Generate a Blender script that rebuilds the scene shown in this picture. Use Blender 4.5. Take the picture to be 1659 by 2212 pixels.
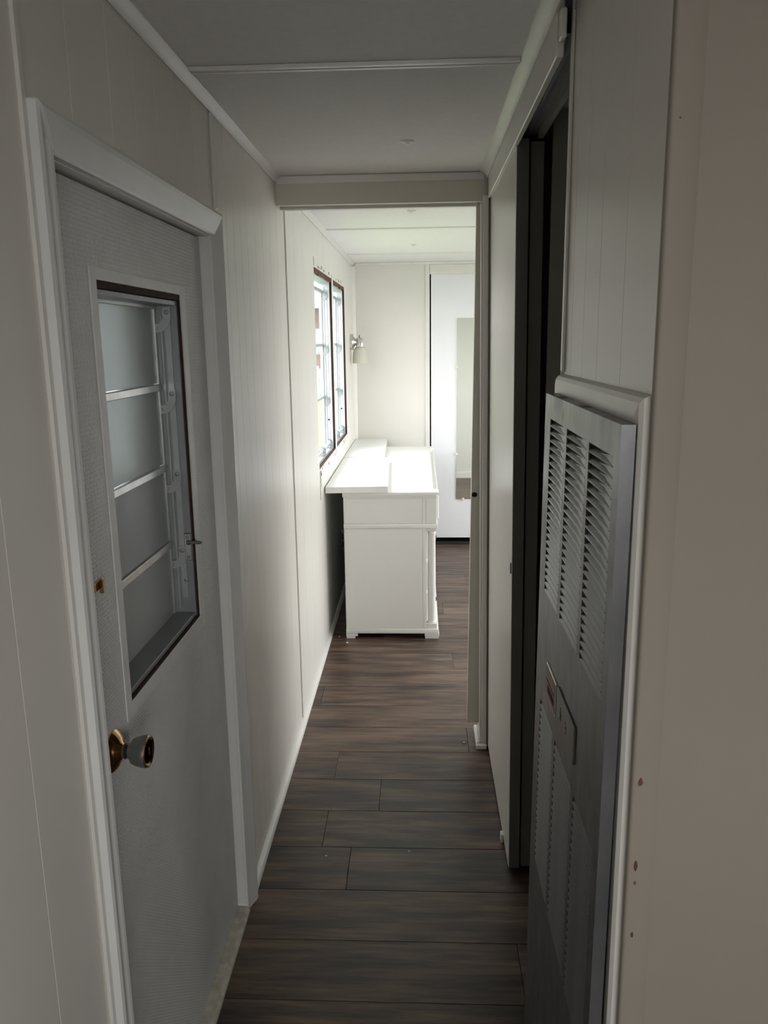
import bpy, bmesh, math, random
from mathutils import Vector, Matrix
random.seed(7)
scene = bpy.context.scene
for o in list(bpy.data.objects):
    bpy.data.objects.remove(o)
C = scene.collection

# ------------------------------------------------------------------ camera
F_PX, IMG_W, IMG_H = 1731.0, 1659, 2212
YAW, PITCH, ROLL = [math.radians(a) for a in (2.675, 12.1, 0.785)]
fwd = Vector((-math.sin(YAW) * math.cos(PITCH), math.cos(YAW) * math.cos(PITCH), -math.sin(PITCH)))
r0 = Vector((math.cos(YAW), math.sin(YAW), 0))
d0 = fwd.cross(r0)
right = math.cos(ROLL) * r0 + math.sin(ROLL) * d0
down = -math.sin(ROLL) * r0 + math.cos(ROLL) * d0
cam_data = bpy.data.cameras.new('camera')
cam_data.sensor_fit = 'VERTICAL'
cam_data.sensor_height = 24.0
cam_data.sensor_width = 18.0
cam_data.lens = 24.0 * F_PX / IMG_H
cam_data.clip_start = 0.02
cam = bpy.data.objects.new('camera', cam_data)
C.objects.link(cam)
m = Matrix((right, -down, -fwd)).transposed().to_4x4()
m.translation = Vector((0, 0, 1.58))
cam.matrix_world = m
scene.camera = cam

# ------------------------------------------------------------------ world, light, exposure
SKY_STRENGTH = 5.2
world = bpy.data.worlds.new('world')
scene.world = world
world.use_nodes = True
wn = world.node_tree
wn.nodes.clear()
w_out = wn.nodes.new('ShaderNodeOutputWorld')
w_bg = wn.nodes.new('ShaderNodeBackground')
w_tc = wn.nodes.new('ShaderNodeTexCoord')
w_sep = wn.nodes.new('ShaderNodeSeparateXYZ')
w_ramp = wn.nodes.new('ShaderNodeValToRGB')
w_ramp.color_ramp.elements[0].position = 0.0
w_ramp.color_ramp.elements[0].color = (1.0, 0.985, 0.96, 1)
w_ramp.color_ramp.elements[1].position = 1.0
w_ramp.color_ramp.elements[1].color = (0.86, 0.93, 1.0, 1)
wn.links.new(w_tc.outputs['Generated'], w_sep.inputs[0])
wn.links.new(w_sep.outputs['Z'], w_ramp.inputs[0])
wn.links.new(w_ramp.outputs[0], w_bg.inputs['Color'])
w_bg.inputs['Strength'].default_value = SKY_STRENGTH
wn.links.new(w_bg.outputs[0], w_out.inputs['Surface'])


def portal(name, loc, direction, sx, sy):
    """Light portal in a window opening: only guides sampling of the sky."""
    l = bpy.data.lights.new(name, 'AREA')
    l.shape = 'RECTANGLE'
    l.size, l.size_y = sx, sy
    l.cycles.is_portal = True
    o = bpy.data.objects.new(name, l)
    o.location = loc
    o.rotation_euler = Vector(direction).to_track_quat('-Z', 'Y').to_euler()
    C.objects.link(o)


portal('window_portal', (-0.62, 4.68, 1.44), (1, 0, 0), 1.56, 0.98)
portal('window_portal', (3.07, 4.6, 1.25), (-1, 0, 0), 2.5, 1.5)  # portal of the unseen bedroom window
portal('window_portal', (2.27, -0.9, 1.45), (-1, 0, 0), 0.6, 0.8)  # portal of the added side window
portal('window_portal', (0.75, -2.57, 1.4), (0, 1, 0), 1.2, 1.2)  # portal of the added end window
portal('window_portal', (-0.66, 1.55, 1.31), (1, 0, 0), 0.5, 0.75)

vs = scene.view_settings
vs.view_transform = 'Standard'
vs.look = 'None'
vs.exposure = 0.88
vs.gamma = 1.0
vs.use_curve_mapping = False


# ------------------------------------------------------------------ materials
class NT:
    def __init__(self, name):
        self.m = bpy.data.materials.new(name)
        self.m.use_nodes = True
        self.t = self.m.node_tree
        self.b = self.t.nodes['Principled BSDF']

    def n(self, typ, **kw):
        nd = self.t.nodes.new(typ)
        for k, v in kw.items():
            setattr(nd, k, v)
        return nd

    def l(self, a, b):
        self.t.links.new(a, b)

    def coords(self, scale=(1, 1, 1), kind='Object', rnd=0.0):
        tc = self.n('ShaderNodeTexCoord')
        src = tc.outputs[kind]
        if rnd:
            oi = self.n('ShaderNodeObjectInfo')
            mul = self.n('ShaderNodeMath', operation='MULTIPLY')
            mul.inputs[1].default_value = rnd
            self.l(oi.outputs['Random'], mul.inputs[0])
            add = self.n('ShaderNodeVectorMath', operation='ADD')
            self.l(src, add.inputs[0])
            self.l(mul.outputs[0], add.inputs[1])
            src = add.outputs[0]
        mp = self.n('ShaderNodeMapping')
        mp.inputs['Scale'].default_value = scale
        self.l(src, mp.inputs[0])
        return mp.outputs[0]

    def noise(self, vec, scale=5, detail=3, rough=0.5):
        nd = self.n('ShaderNodeTexNoise')
        nd.inputs['Scale'].default_value = scale
        nd.inputs['Detail'].default_value = detail
        nd.inputs['Roughness'].default_value = rough
        self.l(vec, nd.inputs['Vector'])
        return nd.outputs['Fac']

    def ramp(self, fac, stops):
        nd = self.n('ShaderNodeValToRGB')
        cr = nd.color_ramp
        while len(cr.elements) < len(stops):
            cr.elements.new(0.5)
        for e, (p, c) in zip(cr.elements, stops):
            e.position = p
            e.color = (*c, 1)
        self.l(fac, nd.inputs[0])
        return nd.outputs[0]

    def bump(self, h, strength=0.2, dist=0.002):
        nd = self.n('ShaderNodeBump')
        nd.inputs['Strength'].default_value = strength
        nd.inputs['Distance'].default_value = dist
        self.l(h, nd.inputs['Height'])
        self.l(nd.outputs[0], self.b.inputs['Normal'])
        return nd


def basic(name, col, rough=0.5, metal=0.0, vary=0.04, vscale=6.0, bump=0.0, bscale=(60, 60, 60), bdist=0.001, spec=0.5, coat=0.0):
    t = NT(name)
    v = t.noise(t.coords(), vscale, 4)
    lo = tuple(max(0, c * (1 - vary)) for c in col)
    hi = tuple(min(1, c * (1 + vary)) for c in col)
    t.l(t.ramp(v, [(0.3, lo), (0.7, hi)]), t.b.inputs['Base Color'])
    t.b.inputs['Roughness'].default_value = rough
    t.b.inputs['Metallic'].default_value = metal
    t.b.inputs['Specular IOR Level'].default_value = spec
    if coat:
        t.b.inputs['Coat Weight'].default_value = coat
        t.b.inputs['Coat Roughness'].default_value = 0.25
    if bump:
        t.bump(t.noise(t.coords(bscale), 1.0, 3), bump, bdist)
    return t.m


MAT = {}
MAT['wall'] = basic('painted_paneling', (0.77, 0.74, 0.69), 0.36, vary=0.025, vscale=3, bump=0.18, bscale=(260, 260, 5), bdist=0.0004)
MAT['wall_far'] = basic('painted_paneling_bedroom', (0.78, 0.765, 0.72), 0.42, vary=0.02, vscale=3, bump=0.12, bscale=(260, 260, 5), bdist=0.0004)
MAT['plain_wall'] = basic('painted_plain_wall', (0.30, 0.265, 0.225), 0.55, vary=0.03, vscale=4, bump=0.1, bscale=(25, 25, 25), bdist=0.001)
MAT['ceiling'] = basic('ceiling_board', (0.88, 0.87, 0.85), 0.85, vary=0.02, vscale=60, bump=0.3, bscale=(300, 300, 300), bdist=0.0008)
MAT['trim'] = basic('painted_trim', (0.78, 0.765, 0.725), 0.34, vary=0.03, vscale=8, bump=0.15, bscale=(30, 30, 30))
MAT['white_trim'] = basic('white_gloss_trim', (0.84, 0.83, 0.80), 0.32, vary=0.02, vscale=9)
MAT['casing'] = basic('painted_casing', (0.74, 0.735, 0.71), 0.27, vary=0.03, vscale=10, bump=0.12, bscale=(20, 20, 20))
MAT['closet_door'] = basic('brushed_painted_door', (0.77, 0.745, 0.695), 0.33, vary=0.025, vscale=5, bump=0.5, bscale=(160, 160, 5), bdist=0.0006)
MAT['pocket_door'] = basic('painted_pocket_door', (0.66, 0.63, 0.55), 0.45, vary=0.03)
MAT['dresser'] = basic('white_lacquer', (0.84, 0.835, 0.81), 0.3, vary=0.01)
MAT['board'] = basic('white_board', (0.88, 0.88, 0.87), 0.38, vary=0.025, vscale=9)
MAT['slide_door'] = basic('white_slab_door', (0.83, 0.85, 0.88), 0.4, vary=0.01)
MAT['alu'] = basic('dull_aluminium', (0.27, 0.285, 0.29), 0.42, 0.3, vary=0.08, vscale=14)
MAT['alu_lever'] = basic('lever_aluminium', (0.40, 0.415, 0.42), 0.38, 0.3, vary=0.08, vscale=20)
MAT['alu_dark'] = basic('dark_aluminium', (0.27, 0.29, 0.30), 0.45, 0.7, vary=0.12, vscale=20)
MAT['alu_pale'] = basic('pale_aluminium', (0.46, 0.49, 0.52), 0.45, 0.3, vary=0.03, vscale=12)
MAT['steel'] = basic('zinc_steel', (0.62, 0.62, 0.60), 0.3, 0.9, vary=0.1, vscale=30)
MAT['nickel'] = basic('brushed_nickel', (0.60, 0.58, 0.55), 0.24, 1.0, vary=0.03)
MAT['brass'] = basic('polished_brass', (0.62, 0.36, 0.15), 0.13, 1.0, vary=0.06, vscale=30)
MAT['knob_grey'] = basic('satin_grey_metal', (0.26, 0.27, 0.27), 0.36, 0.8, vary=0.08, vscale=40)
MAT['black'] = basic('near_black', (0.012, 0.011, 0.010), 0.7, vary=0.1)
MAT['dark_metal'] = basic('dark_enamel', (0.035, 0.035, 0.037), 0.5, 0.3)
MAT['raw_wood'] = basic('raw_brown_wood', (0.11, 0.048, 0.03), 0.85, vary=0.45, vscale=50, bump=0.5, bscale=(120, 30, 120), bdist=0.002)
MAT['dark_wood'] = basic('dark_red_wood', (0.035, 0.014, 0.010), 0.85, vary=0.4, vscale=40)
MAT['threshold'] = basic('worn_cream_strip', (0.55, 0.52, 0.43), 0.6, vary=0.22, vscale=45, bump=0.5, bscale=(90, 90, 90), bdist=0.002)
MAT['clip'] = basic('ivory_plastic', (0.80, 0.76, 0.55), 0.4)
MAT['rust'] = basic('red_brown_label', (0.20, 0.10, 0.07), 0.45, vary=0.15, vscale=60)
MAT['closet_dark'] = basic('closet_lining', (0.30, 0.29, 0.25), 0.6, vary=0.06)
MAT['subfloor'] = basic('subfloor', (0.012, 0.009, 0.007), 0.8)
MAT['debris'] = basic('paint_flake', (0.7, 0.69, 0.65), 0.7)
MAT['grass'] = basic('lawn_grass', (0.11, 0.155, 0.045), 0.9, vary=0.45, vscale=3, bump=0.6, bscale=(8, 8, 8), bdist=0.05)
MAT['siding'] = basic('reddish_siding', (0.16, 0.09, 0.07), 0.85, vary=0.25, vscale=2.5)
MAT['roof'] = basic('grey_shingles', (0.22, 0.20, 0.19), 0.9, vary=0.2)
MAT['fence'] = basic('white_fence_paint', (0.30, 0.30, 0.295), 0.7, vary=0.1)
MAT['leaf'] = basic('hedge_leaves', (0.10, 0.20, 0.04), 0.8, vary=0.5, vscale=8, bump=0.8, bscale=(9, 9, 9), bdist=0.06)
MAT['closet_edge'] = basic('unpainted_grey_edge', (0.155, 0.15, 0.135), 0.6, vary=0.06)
t = NT('milky_storm_glass')
tl = t.n('ShaderNodeBsdfTranslucent')
tl.inputs['Color'].default_value = (0.46, 0.475, 0.48, 1)
t.l(tl.outputs[0], t.t.nodes['Material Output'].inputs['Surface'])
MAT['storm_glass'] = t.m
MAT['concrete'] = basic('pale_concrete', (0.22, 0.215, 0.20), 0.9, vary=0.12, vscale=2)
MAT['storm'] = basic('storm_door_enamel', (0.36, 0.38, 0.38), 0.5, vary=0.05)
MAT['exterior'] = basic('exterior_siding', (0.45, 0.44, 0.42), 0.6)


def mat_door():
    t = NT('embossed_door_skin')
    tc = t.n('ShaderNodeTexCoord')
    sep = t.n('ShaderNodeSeparateXYZ')
    t.l(tc.outputs['Object'], sep.inputs[0])

    def sine(out, k, ph=0.0):
        a = t.n('ShaderNodeMath', operation='MULTIPLY_ADD')
        a.inputs[1].default_value = k
        a.inputs[2].default_value = ph
        t.l(out, a.inputs[0])
        s = t.n('ShaderNodeMath', operation='SINE')
        t.l(a.outputs[0], s.inputs[0])
        return s.outputs[0]
    sy = sine(sep.outputs['Y'], 2 * math.pi / 0.0085)
    sz = sine(sep.outputs['Z'], 2 * math.pi / 0.0075)
    mu = t.n('ShaderNodeMath', operation='MULTIPLY')
    t.l(sy, mu.inputs[0])
    t.l(sz, mu.inputs[1])
    ad = t.n('ShaderNodeMath', operation='MULTIPLY_ADD')
    ad.inputs[1].default_value = 0.6
    t.l(sz, ad.inputs[0])
    t.l(mu.outputs[0], ad.inputs[2])
    t.bump(ad.outputs[0], 0.42, 0.0012)
    v = t.noise(t.coords(), 7, 5, 0.6)
    t.l(t.ramp(v, [(0.25, (0.60, 0.60, 0.585)), (0.55, (0.68, 0.68, 0.665)), (0.8, (0.72, 0.72, 0.71))]), t.b.inputs['Base Color'])
    t.b.inputs['Roughness'].default_value = 0.42
    return t.m


MAT['door_skin'] = mat_door()
MAT['door_plain'] = basic('door_border_paint', (0.68, 0.68, 0.665), 0.4, vary=0.05, vscale=20, bump=0.2, bscale=(60, 60, 60))


def mat_plank():
    t = NT('walnut_laminate')
    vec = t.coords((1.3, 11.0, 1), rnd=37.0)
    big = t.noise(vec, 2.2, 8, 0.62)
    fine = t.noise(t.coords((5, 90, 1), rnd=11.0), 1.5, 3, 0.5)
    mx = t.n('ShaderNodeMath', operation='MULTIPLY_ADD')
    mx.inputs[1].default_value = 0.16
    t.l(fine, mx.inputs[0])
    t.l(big, mx.inputs[2])
    oi = t.n('ShaderNodeObjectInfo')
    m2 = t.n('ShaderNodeMath', operation='MULTIPLY_ADD')
    m2.inputs[1].default_value = 0.10
    t.l(oi.outputs['Random'], m2.inputs[0])
    t.l(mx.outputs[0], m2.inputs[2])
    col = t.ramp(m2.outputs[0], [(0.44, (0.023, 0.018, 0.017)), (0.55, (0.052, 0.036, 0.030)), (0.66, (0.110, 0.070, 0.050)), (0.80, (0.19, 0.125, 0.086))])
    t.l(col, t.b.inputs['Base Color'])
    t.b.inputs['Roughness'].default_value = 0.40
    t.b.inputs['Specular IOR Level'].default_value = 0.5
    t.bump(fine, 0.12, 0.0006)
    return t.m


MAT['plank'] = mat_plank()


def mat_furnace():
    t = NT('smudged_grey_enamel')
    v = t.noise(t.coords((3, 5, 3)), 3, 6, 0.6)
    t.l(t.ramp(v, [(0.3, (0.105, 0.108, 0.112)), (0.6, (0.15, 0.152, 0.156)), (0.8, (0.21, 0.21, 0.21))]), t.b.inputs['Base Color'])
    r = t.noise(t.coords((4, 7, 4)), 4, 5, 0.6)
    rr = t.n('ShaderNodeMapRange')
    rr.inputs['To Min'].default_value = 0.26
    rr.inputs['To Max'].default_value = 0.5
    t.l(r, rr.inputs[0])
    t.l(rr.outputs[0], t.b.inputs['Roughness'])
    t.b.inputs['Metallic'].default_value = 0.55
    return t.m


MAT['furnace'] = mat_furnace()


def mat_glass(name, rough, col, trans=1.0):
    t = NT(name)
    t.b.inputs['Base Color'].default_value = (*col, 1)
    t.b.inputs['Roughness'].default_value = rough
    t.b.inputs['Transmission Weight'].default_value = trans
    t.b.inputs['IOR'].default_value = 1.45
    if rough > 0.2:
        t.bump(t.noise(t.coords((180, 180, 180)), 1, 3), 0.35, 0.001)
    return t.m


def mat_clear():
    t = NT('clear_window_glass')
    tr = t.n('ShaderNodeBsdfTransparent')
    gl = t.n('ShaderNodeBsdfGlossy')
    gl.inputs['Roughness'].default_value = 0.03
    lw = t.n('ShaderNodeFresnel')
    lw.inputs['IOR'].default_value = 1.12
    mix = t.n('ShaderNodeMixShader')
    geo = t.n('ShaderNodeNewGeometry')
    inv = t.n('ShaderNodeMath', operation='SUBTRACT')
    inv.inputs[0].default_value = 1.0
    t.l(geo.outputs['Backfacing'], inv.inputs[1])
    mu = t.n('ShaderNodeMath', operation='MULTIPLY')
    t.l(lw.outputs[0], mu.inputs[0])
    t.l(inv.outputs[0], mu.inputs[1])
    t.l(mu.outputs[0], mix.inputs[0])
    t.l(tr.outputs[0], mix.inputs[1])
    t.l(gl.outputs[0], mix.inputs[2])
    t.l(mix.outputs[0], t.t.nodes['Material Output'].inputs['Surface'])
    return t.m


MAT['glass'] = mat_clear()
MAT['obscure'] = mat_glass('obscure_glass', 0.42, (0.70, 0.73, 0.73), 0.6)
MAT['shade'] = mat_glass('frosted_cream_glass', 0.6, (0.80, 0.80, 0.70), 0.35)
t = NT('mirror_glass')
t.b.inputs['Base Color'].default_value = (0.80, 0.83, 0.80, 1)
t.b.inputs['Metallic'].default_value = 1.0
t.b.inputs['Roughness'].default_value = 0.02
MAT['mirror'] = t.m


# ------------------------------------------------------------------ mesh helpers
class MB:
    def __init__(self):
        self.v, self.f, self.s = [], [], []

    def add(self, verts, faces, smooth=False):
        b = len(self.v)
        self.v += [tuple(p) for p in verts]
        for f in faces:
            self.f.append([i + b for i in f])
            self.s.append(smooth)
        return self

    def box(self, x0, x1, y0, y1, z0, z1, bev=0.0, seg=1):
        x0, x1 = min(x0, x1), max(x0, x1)
        y0, y1 = min(y0, y1), max(y0, y1)
        z0, z1 = min(z0, z1), max(z0, z1)
        vs_ = [(x, y, z) for x in (x0, x1) for y in (y0, y1) for z in (z0, z1)]
        fs_ = [(0, 1, 3, 2), (4, 6, 7, 5), (0, 4, 5, 1), (2, 3, 7, 6), (0, 2, 6, 4), (1, 5, 7, 3)]
        if bev <= 0:
            return self.add(vs_, fs_)
        bm = bmesh.new()
        bv = [bm.verts.new(p) for p in vs_]
        for f in fs_:
            bm.faces.new([bv[i] for i in f])
        bmesh.ops.bevel(bm, geom=list(bm.edges), offset=bev, segments=seg, affect='EDGES', profile=0.5)
        bm.verts.index_update()
        self.add([v.co[:] for v in bm.verts], [[v.index for v in f.verts] for f in bm.faces])
        bm.free()
        return self

    def prism(self, prof, axis, a, b, smooth=False):
        """prof: 2D points in the other two axes (cyclic order: x->(y,z), y->(x,z), z->(x,y)); extruded from a to b."""
        def p3(p, t_):
            if axis == 'x':
                return (t_, p[0], p[1])
            if axis == 'y':
                return (p[0], t_, p[1])
            return (p[0], p[1], t_)
        n = len(prof)
        vs_ = [p3(p, a) for p in prof] + [p3(p, b) for p in prof]
        fs_ = [[i, (i + 1) % n, n + (i + 1) % n, n + i] for i in range(n)]
        self.add(vs_, fs_, smooth)
        return self.add(vs_, [list(range(n))[::-1], [n + i for i in range(n)]])

    def lathe(self, prof, origin, axis, n=20, smooth=True):
        """prof: (radius, height) along axis vector from origin."""
        ax = Vector(axis).normalized()
        u = ax.orthogonal().normalized()
        w = ax.cross(u)
        o = Vector(origin)
        vs_, fs_ = [], []
        for r, h in prof:
            for k in range(n):
                a = 2 * math.pi * k / n
                vs_.append(o + ax * h + (u * math.cos(a) + w * math.sin(a)) * r)
        for i in range(len(prof) - 1):
            for k in range(n):
                fs_.append([i * n + k, i * n + (k + 1) % n, (i + 1) * n + (k + 1) % n, (i + 1) * n + k])
        self.add(vs_, fs_, smooth)
        if prof[0][0] > 1e-6:
            self.add(vs_[:n], [list(range(n))[::-1]])
        if prof[-1][0] > 1e-6:
            self.add(vs_[-n:], [list(range(n))])
        return self

    def cyl(self, p, axis, r, h, n=16):
        return self.lathe([(r, 0), (r, h)], p, axis, n)

    def disc_ring(self, *a):
        pass

    def map(self, fn):
        self.v = [tuple(fn(*p)) for p in self.v]
        return self

    def mesh(self, name):
        me = bpy.data.meshes.new(name)
        me.from_pydata(self.v, [], self.f)
        bm = bmesh.new()
        bm.from_mesh(me)
        bmesh.ops.remove_doubles(bm, verts=bm.verts, dist=1e-6)
        bmesh.ops.recalc_face_normals(bm, faces=bm.faces)
        bm.to_mesh(me)
        bm.free()
        return me


def smooth_mesh(me, angle=35):
    for p in me.polygons:
        p.use_smooth = True
    try:
        me.set_sharp_from_angle(angle=math.radians(angle))
    except Exception:
        pass


def setparent(o, p):
    o.parent = p
    if p is not None and p.type == 'EMPTY':
        o.matrix_parent_inverse = Matrix.Translation(-p.location)


def obj(name, mb, mat, parent=None, smooth=True, label=None):
    me = mb.mesh(name) if isinstance(mb, MB) else mb
    if isinstance(mb, MB) and smooth:
        smooth_mesh(me)
    if not me.materials:
        me.materials.append(MAT[mat])
    o = bpy.data.objects.new(name, me)
    C.objects.link(o)
    if parent is not None:
        setparent(o, parent)
    if label:
        o['label'] = label
    return o


def tag(o, label, cat, group=None, kind=None):
    o['label'] = label
    o['category'] = cat
    if group:
        o['group'] = group
    if kind:
        o['kind'] = kind
    return o


def thing(name, loc, label, cat, group=None, kind=None):
    o = bpy.data.objects.new(name, None)
    o.empty_display_size = 0.05
    o.location = loc
    C.objects.link(o)
    return tag(o, label, cat, group, kind)


def struct(name, mb, mat, label, cat):
    return tag(obj(name, mb, mat), label, cat, kind='structure')


# ------------------------------------------------------------------ dimensions
XL = -0.50          # left wall face
ZC = 2.14           # ceiling
YB = 6.15           # bedroom back wall
YP = 2.93           # partition front face
LEAN = 0.009        # right hall wall leans in a little towards the top


def lean(x, y, z):
    return (x - LEAN * z, y, z)


# ------------------------------------------------------------------ floor and planks
floor = struct('floor', MB().box(-0.60, 3.1, -2.6, 6.75, -0.09, -0.009), 'subfloor', 'dark walnut laminate plank floor running through hall and bedroom', 'floor')
ROW0, ROWW = 1.66, 0.2025
joints = {1: 0.252, 2: -0.9, 3: -0.225, 4: 0.9, 5: -0.148, 6: -0.323, 7: 0.186, 8: 0.75, 9: -0.45, 10: 0.55, 11: 0.159, 12: 0.7, 13: -0.2, 14: 0.5, 15: 0.131, 16: 0.8, 17: -0.3, 18: 0.3, 19: 0.116, 20: 0.6}
PL = 1.22
plank_cache = {}


def plank(x0, x1, y0, y1):
    w, d = round(x1 - x0 - 0.0012, 4), round(y1 - y0 - 0.0016, 4)
    key = (w, d)
    if key not in plank_cache:
        me = MB().box(-w / 2, w / 2, -d / 2, d / 2, -0.008, 0.0, 0.0009).mesh('plank')
        me.materials.append(MAT['plank'])
        plank_cache[key] = me
    o = bpy.data.objects.new('plank', plank_cache[key])
    o.location = ((x0 + x1) / 2, (y0 + y1) / 2, 0)
    C.objects.link(o)
    o.parent = floor


r = -3
while ROW0 + r * ROWW < YB - 0.01:
    ya = ROW0 + r * ROWW
    yb = min(ya + ROWW, YB - 0.003)
    xa, xb = (-0.498, 2.99) if ya > 2.9 else (-0.498, 0.94)
    if ya < 0.9:
        xb = 2.18
    j = joints.get(r + 1, random.uniform(-0.4, 0.8))
    cuts = [xa]
    k = j - PL * 3
    while k < xb:
        if xa + 0.04 < k < xb - 0.04:
            cuts.append(k)
        k += PL
    cuts.append(xb)
    for a, b in zip(cuts[:-1], cuts[1:]):
        plank(a, b, ya, yb)
    r += 1
# behind the camera, beyond view: plain continuation of the planks
yy = ROW0 - 3 * ROWW
while yy > -2.4:
    plank(-0.498, 2.18, yy - ROWW, yy)
    yy -= ROWW

# ------------------------------------------------------------------ ceiling
ceiling = struct('ceiling', MB().box(-0.60, 3.1, -2.6, 6.75, ZC + 0.012, ZC + 0.08), 'ceiling', 'off-white speckled board ceiling with thin battens', 'ceiling')
pan_edges = [-2.5, -0.62, 0.60, 1.80, 3.03, 4.31, 5.53, 6.15]
for a, b in zip(pan_edges[:-1], pan_edges[1:]):
    obj('panel', MB().box(-0.52, 3.02, a + 0.002, b - 0.002, ZC, ZC + 0.0118, 0.001), 'ceiling', ceiling)


def ceil_batten(y, x0, x1, h, label, n):
    mb = MB().prism([(y - 0.016, ZC), (y - 0.014, ZC - h), (y - 0.004, ZC - h), (y - 0.003, ZC - h * 0.7), (y + 0.003, ZC - h * 0.7), (y + 0.004, ZC - h), (y + 0.014, ZC - h), (y + 0.016, ZC)], 'x', x0, x1)
    return struct('trim_%d' % n, mb, 'trim', label, 'trim')


ceil_batten(1.815, -0.478, 0.206, 0.007, 'pale double-ribbed ceiling batten across the narrow hall', 1)
ceil_batten(4.31, -0.478, 2.98, 0.005, 'thin white ceiling batten over the dresser side of the bedroom windows', 2)
ceil_batten(5.53, -0.478, 2.98, 0.005, 'thin white ceiling batten closest to the bedroom back wall', 3)
for y, lb in ((2.484, 'small round ceiling rosette in the hall'), (3.756, 'small round ceiling rosette just inside the bedroom doorway'), (5.046, 'small round ceiling rosette between the two bedroom ceiling battens')):
    rt = thing('ceiling_rosette', (-0.034, y, ZC), lb, 'ceiling rosette', 'ceiling rosettes')
    obj('disc', MB().lathe([(0.020, 0), (0.020, 0.002), (0.013, 0.006), (0.0, 0.006)], (-0.034, y, ZC), (0, 0, -1), 18), 'trim', rt)
    obj('screw', MB().lathe([(0.005, 0), (0.004, 0.0025), (0, 0.003)], (-0.034, y, ZC - 0.006), (0, 0, -1), 10), 'steel', rt)

# ------------------------------------------------------------------ left wall: paneling sheets with grooves
wall_left = struct('wall_left', MB()
                   .box(-0.60, -0.5125, -2.5, 1.10, 0, ZC).box(-0.60, -0.5125, 1.10, 1.985, 1.835, ZC)
                   .box(-0.60, -0.5125, 1.985, 3.90, 0, ZC).box(-0.60, -0.5125, 3.90, 5.48, 0, 0.945)
                   .box(-0.60, -0.5125, 3.90, 5.48, 1.935, ZC).box(-0.60, -0.5125, 5.48, 6.2, 0, ZC),
                   'exterior', 'cream painted grooved paneling wall with the entry door', 'wall')


def panel_y(y0, y1, z0, z1, grooves, x=XL, side=1, mat='wall', parent=None, th=0.012, fn=None):
    """Paneling sheet in a plane x = const; room side towards +x when side = 1; grooves are V cuts along z."""
    gs = sorted(g for g in grooves if y0 + 0.01 < g < y1 - 0.01)
    pts = [(x - side * th, y0), (x - side * 0.0012, y0), (x, y0 + 0.0012)]
    for g in gs:
        pts += [(x, g - 0.0009), (x - side * 0.0012, g - 0.0002), (x - side * 0.0012, g + 0.0002), (x, g + 0.0009)]
    pts += [(x, y1 - 0.0012), (x - side * 0.0012, y1), (x - side * th, y1)]
    mb = MB().prism(pts, 'z', z0, z1)
    if fn:
        mb.map(fn)
    return obj('panel', mb, mat, parent, smooth=False)


G_near = [-0.35, -0.1, 0.18, 0.47, 0.66, 0.915]
G_mid = [1.23, 1.39, 1.51, 1.628, 1.759, 1.885, 2.005, 2.165, 2.25, 2.335, 2.423, 2.54, 2.657, 2.79, 2.93]
G_far = [3.32, 3.55, 3.8]
panel_y(-2.5, -0.13, 0, ZC, [-2.2, -1.9, -1.5, -1.1, -0.7, -0.4], parent=wall_left)
panel_y(-0.13, 1.068, 0, ZC, G_near, parent=wall_left)
panel_y(1.068, 2.040, 1.84, ZC, G_mid, parent=wall_left)
panel_y(1.985, 2.040, 0, 1.84, [], parent=wall_left)
panel_y(2.040, 3.092, 0, ZC, G_mid, parent=wall_left)
panel_y(3.096, 3.92, 0, ZC, G_far, mat='wall_far', parent=wall_left)
panel_y(3.92, 4.31, 1.925, ZC, [4.05], mat='wall_far', parent=wall_left)
panel_y(3.92, 4.31, 0, 0.955, [4.0, 4.1, 4.22], mat='wall_far', parent=wall_left)
panel_y(4.314, 5.47, 1.925, ZC, [4.55, 4.83, 5.1, 5.3], mat='wall_far', parent=wall_left)
panel_y(4.314, 5.47, 0, 0.955, [4.55, 4.83, 5.1, 5.3], mat='wall_far', parent=wall_left)
panel_y(5.47, YB, 0, ZC, [5.6, 5.9], mat='wall_far', parent=wall_left)

# crown strips
def crown(name_n, prof, axis, a, b, label, fn=None):
    mb = MB().prism(prof, axis, a, b)
    if fn:
        mb.map(fn)
    return struct('trim_%d' % name_n, mb, 'trim', label, 'trim')


crown(4, [(XL, ZC), (XL, ZC - 0.022), (XL + 0.004, ZC - 0.024), (XL + 0.010, ZC - 0.012), (XL + 0.022, ZC - 0.004), (XL + 0.022, ZC)], 'y', -2.4, YP - 0.002, 'painted cove trim along the hall ceiling above the entry door')
crown(5, [(XL, ZC), (XL, ZC - 0.022), (XL + 0.004, ZC - 0.024), (XL + 0.010, ZC - 0.012), (XL + 0.022, ZC - 0.004), (XL + 0.022, ZC)], 'y', 3.06, YB - 0.012, 'white cove trim along the bedroom ceiling above the windows')
# quarter round at the floor
qr = [(XL, 0.0), (XL + 0.017, 0.0)] + [(XL + 0.017 * math.cos(a), 0.022 * math.sin(a)) for a in [math.radians(d) for d in (15, 30, 45, 60, 75, 90)]]
struct('baseboard_left', MB().prism(qr, 'y', 2.036, YB - 0.002), 'white_trim', 'white quarter-round baseboard along the left wall past the entry door', 'baseboard')

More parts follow.
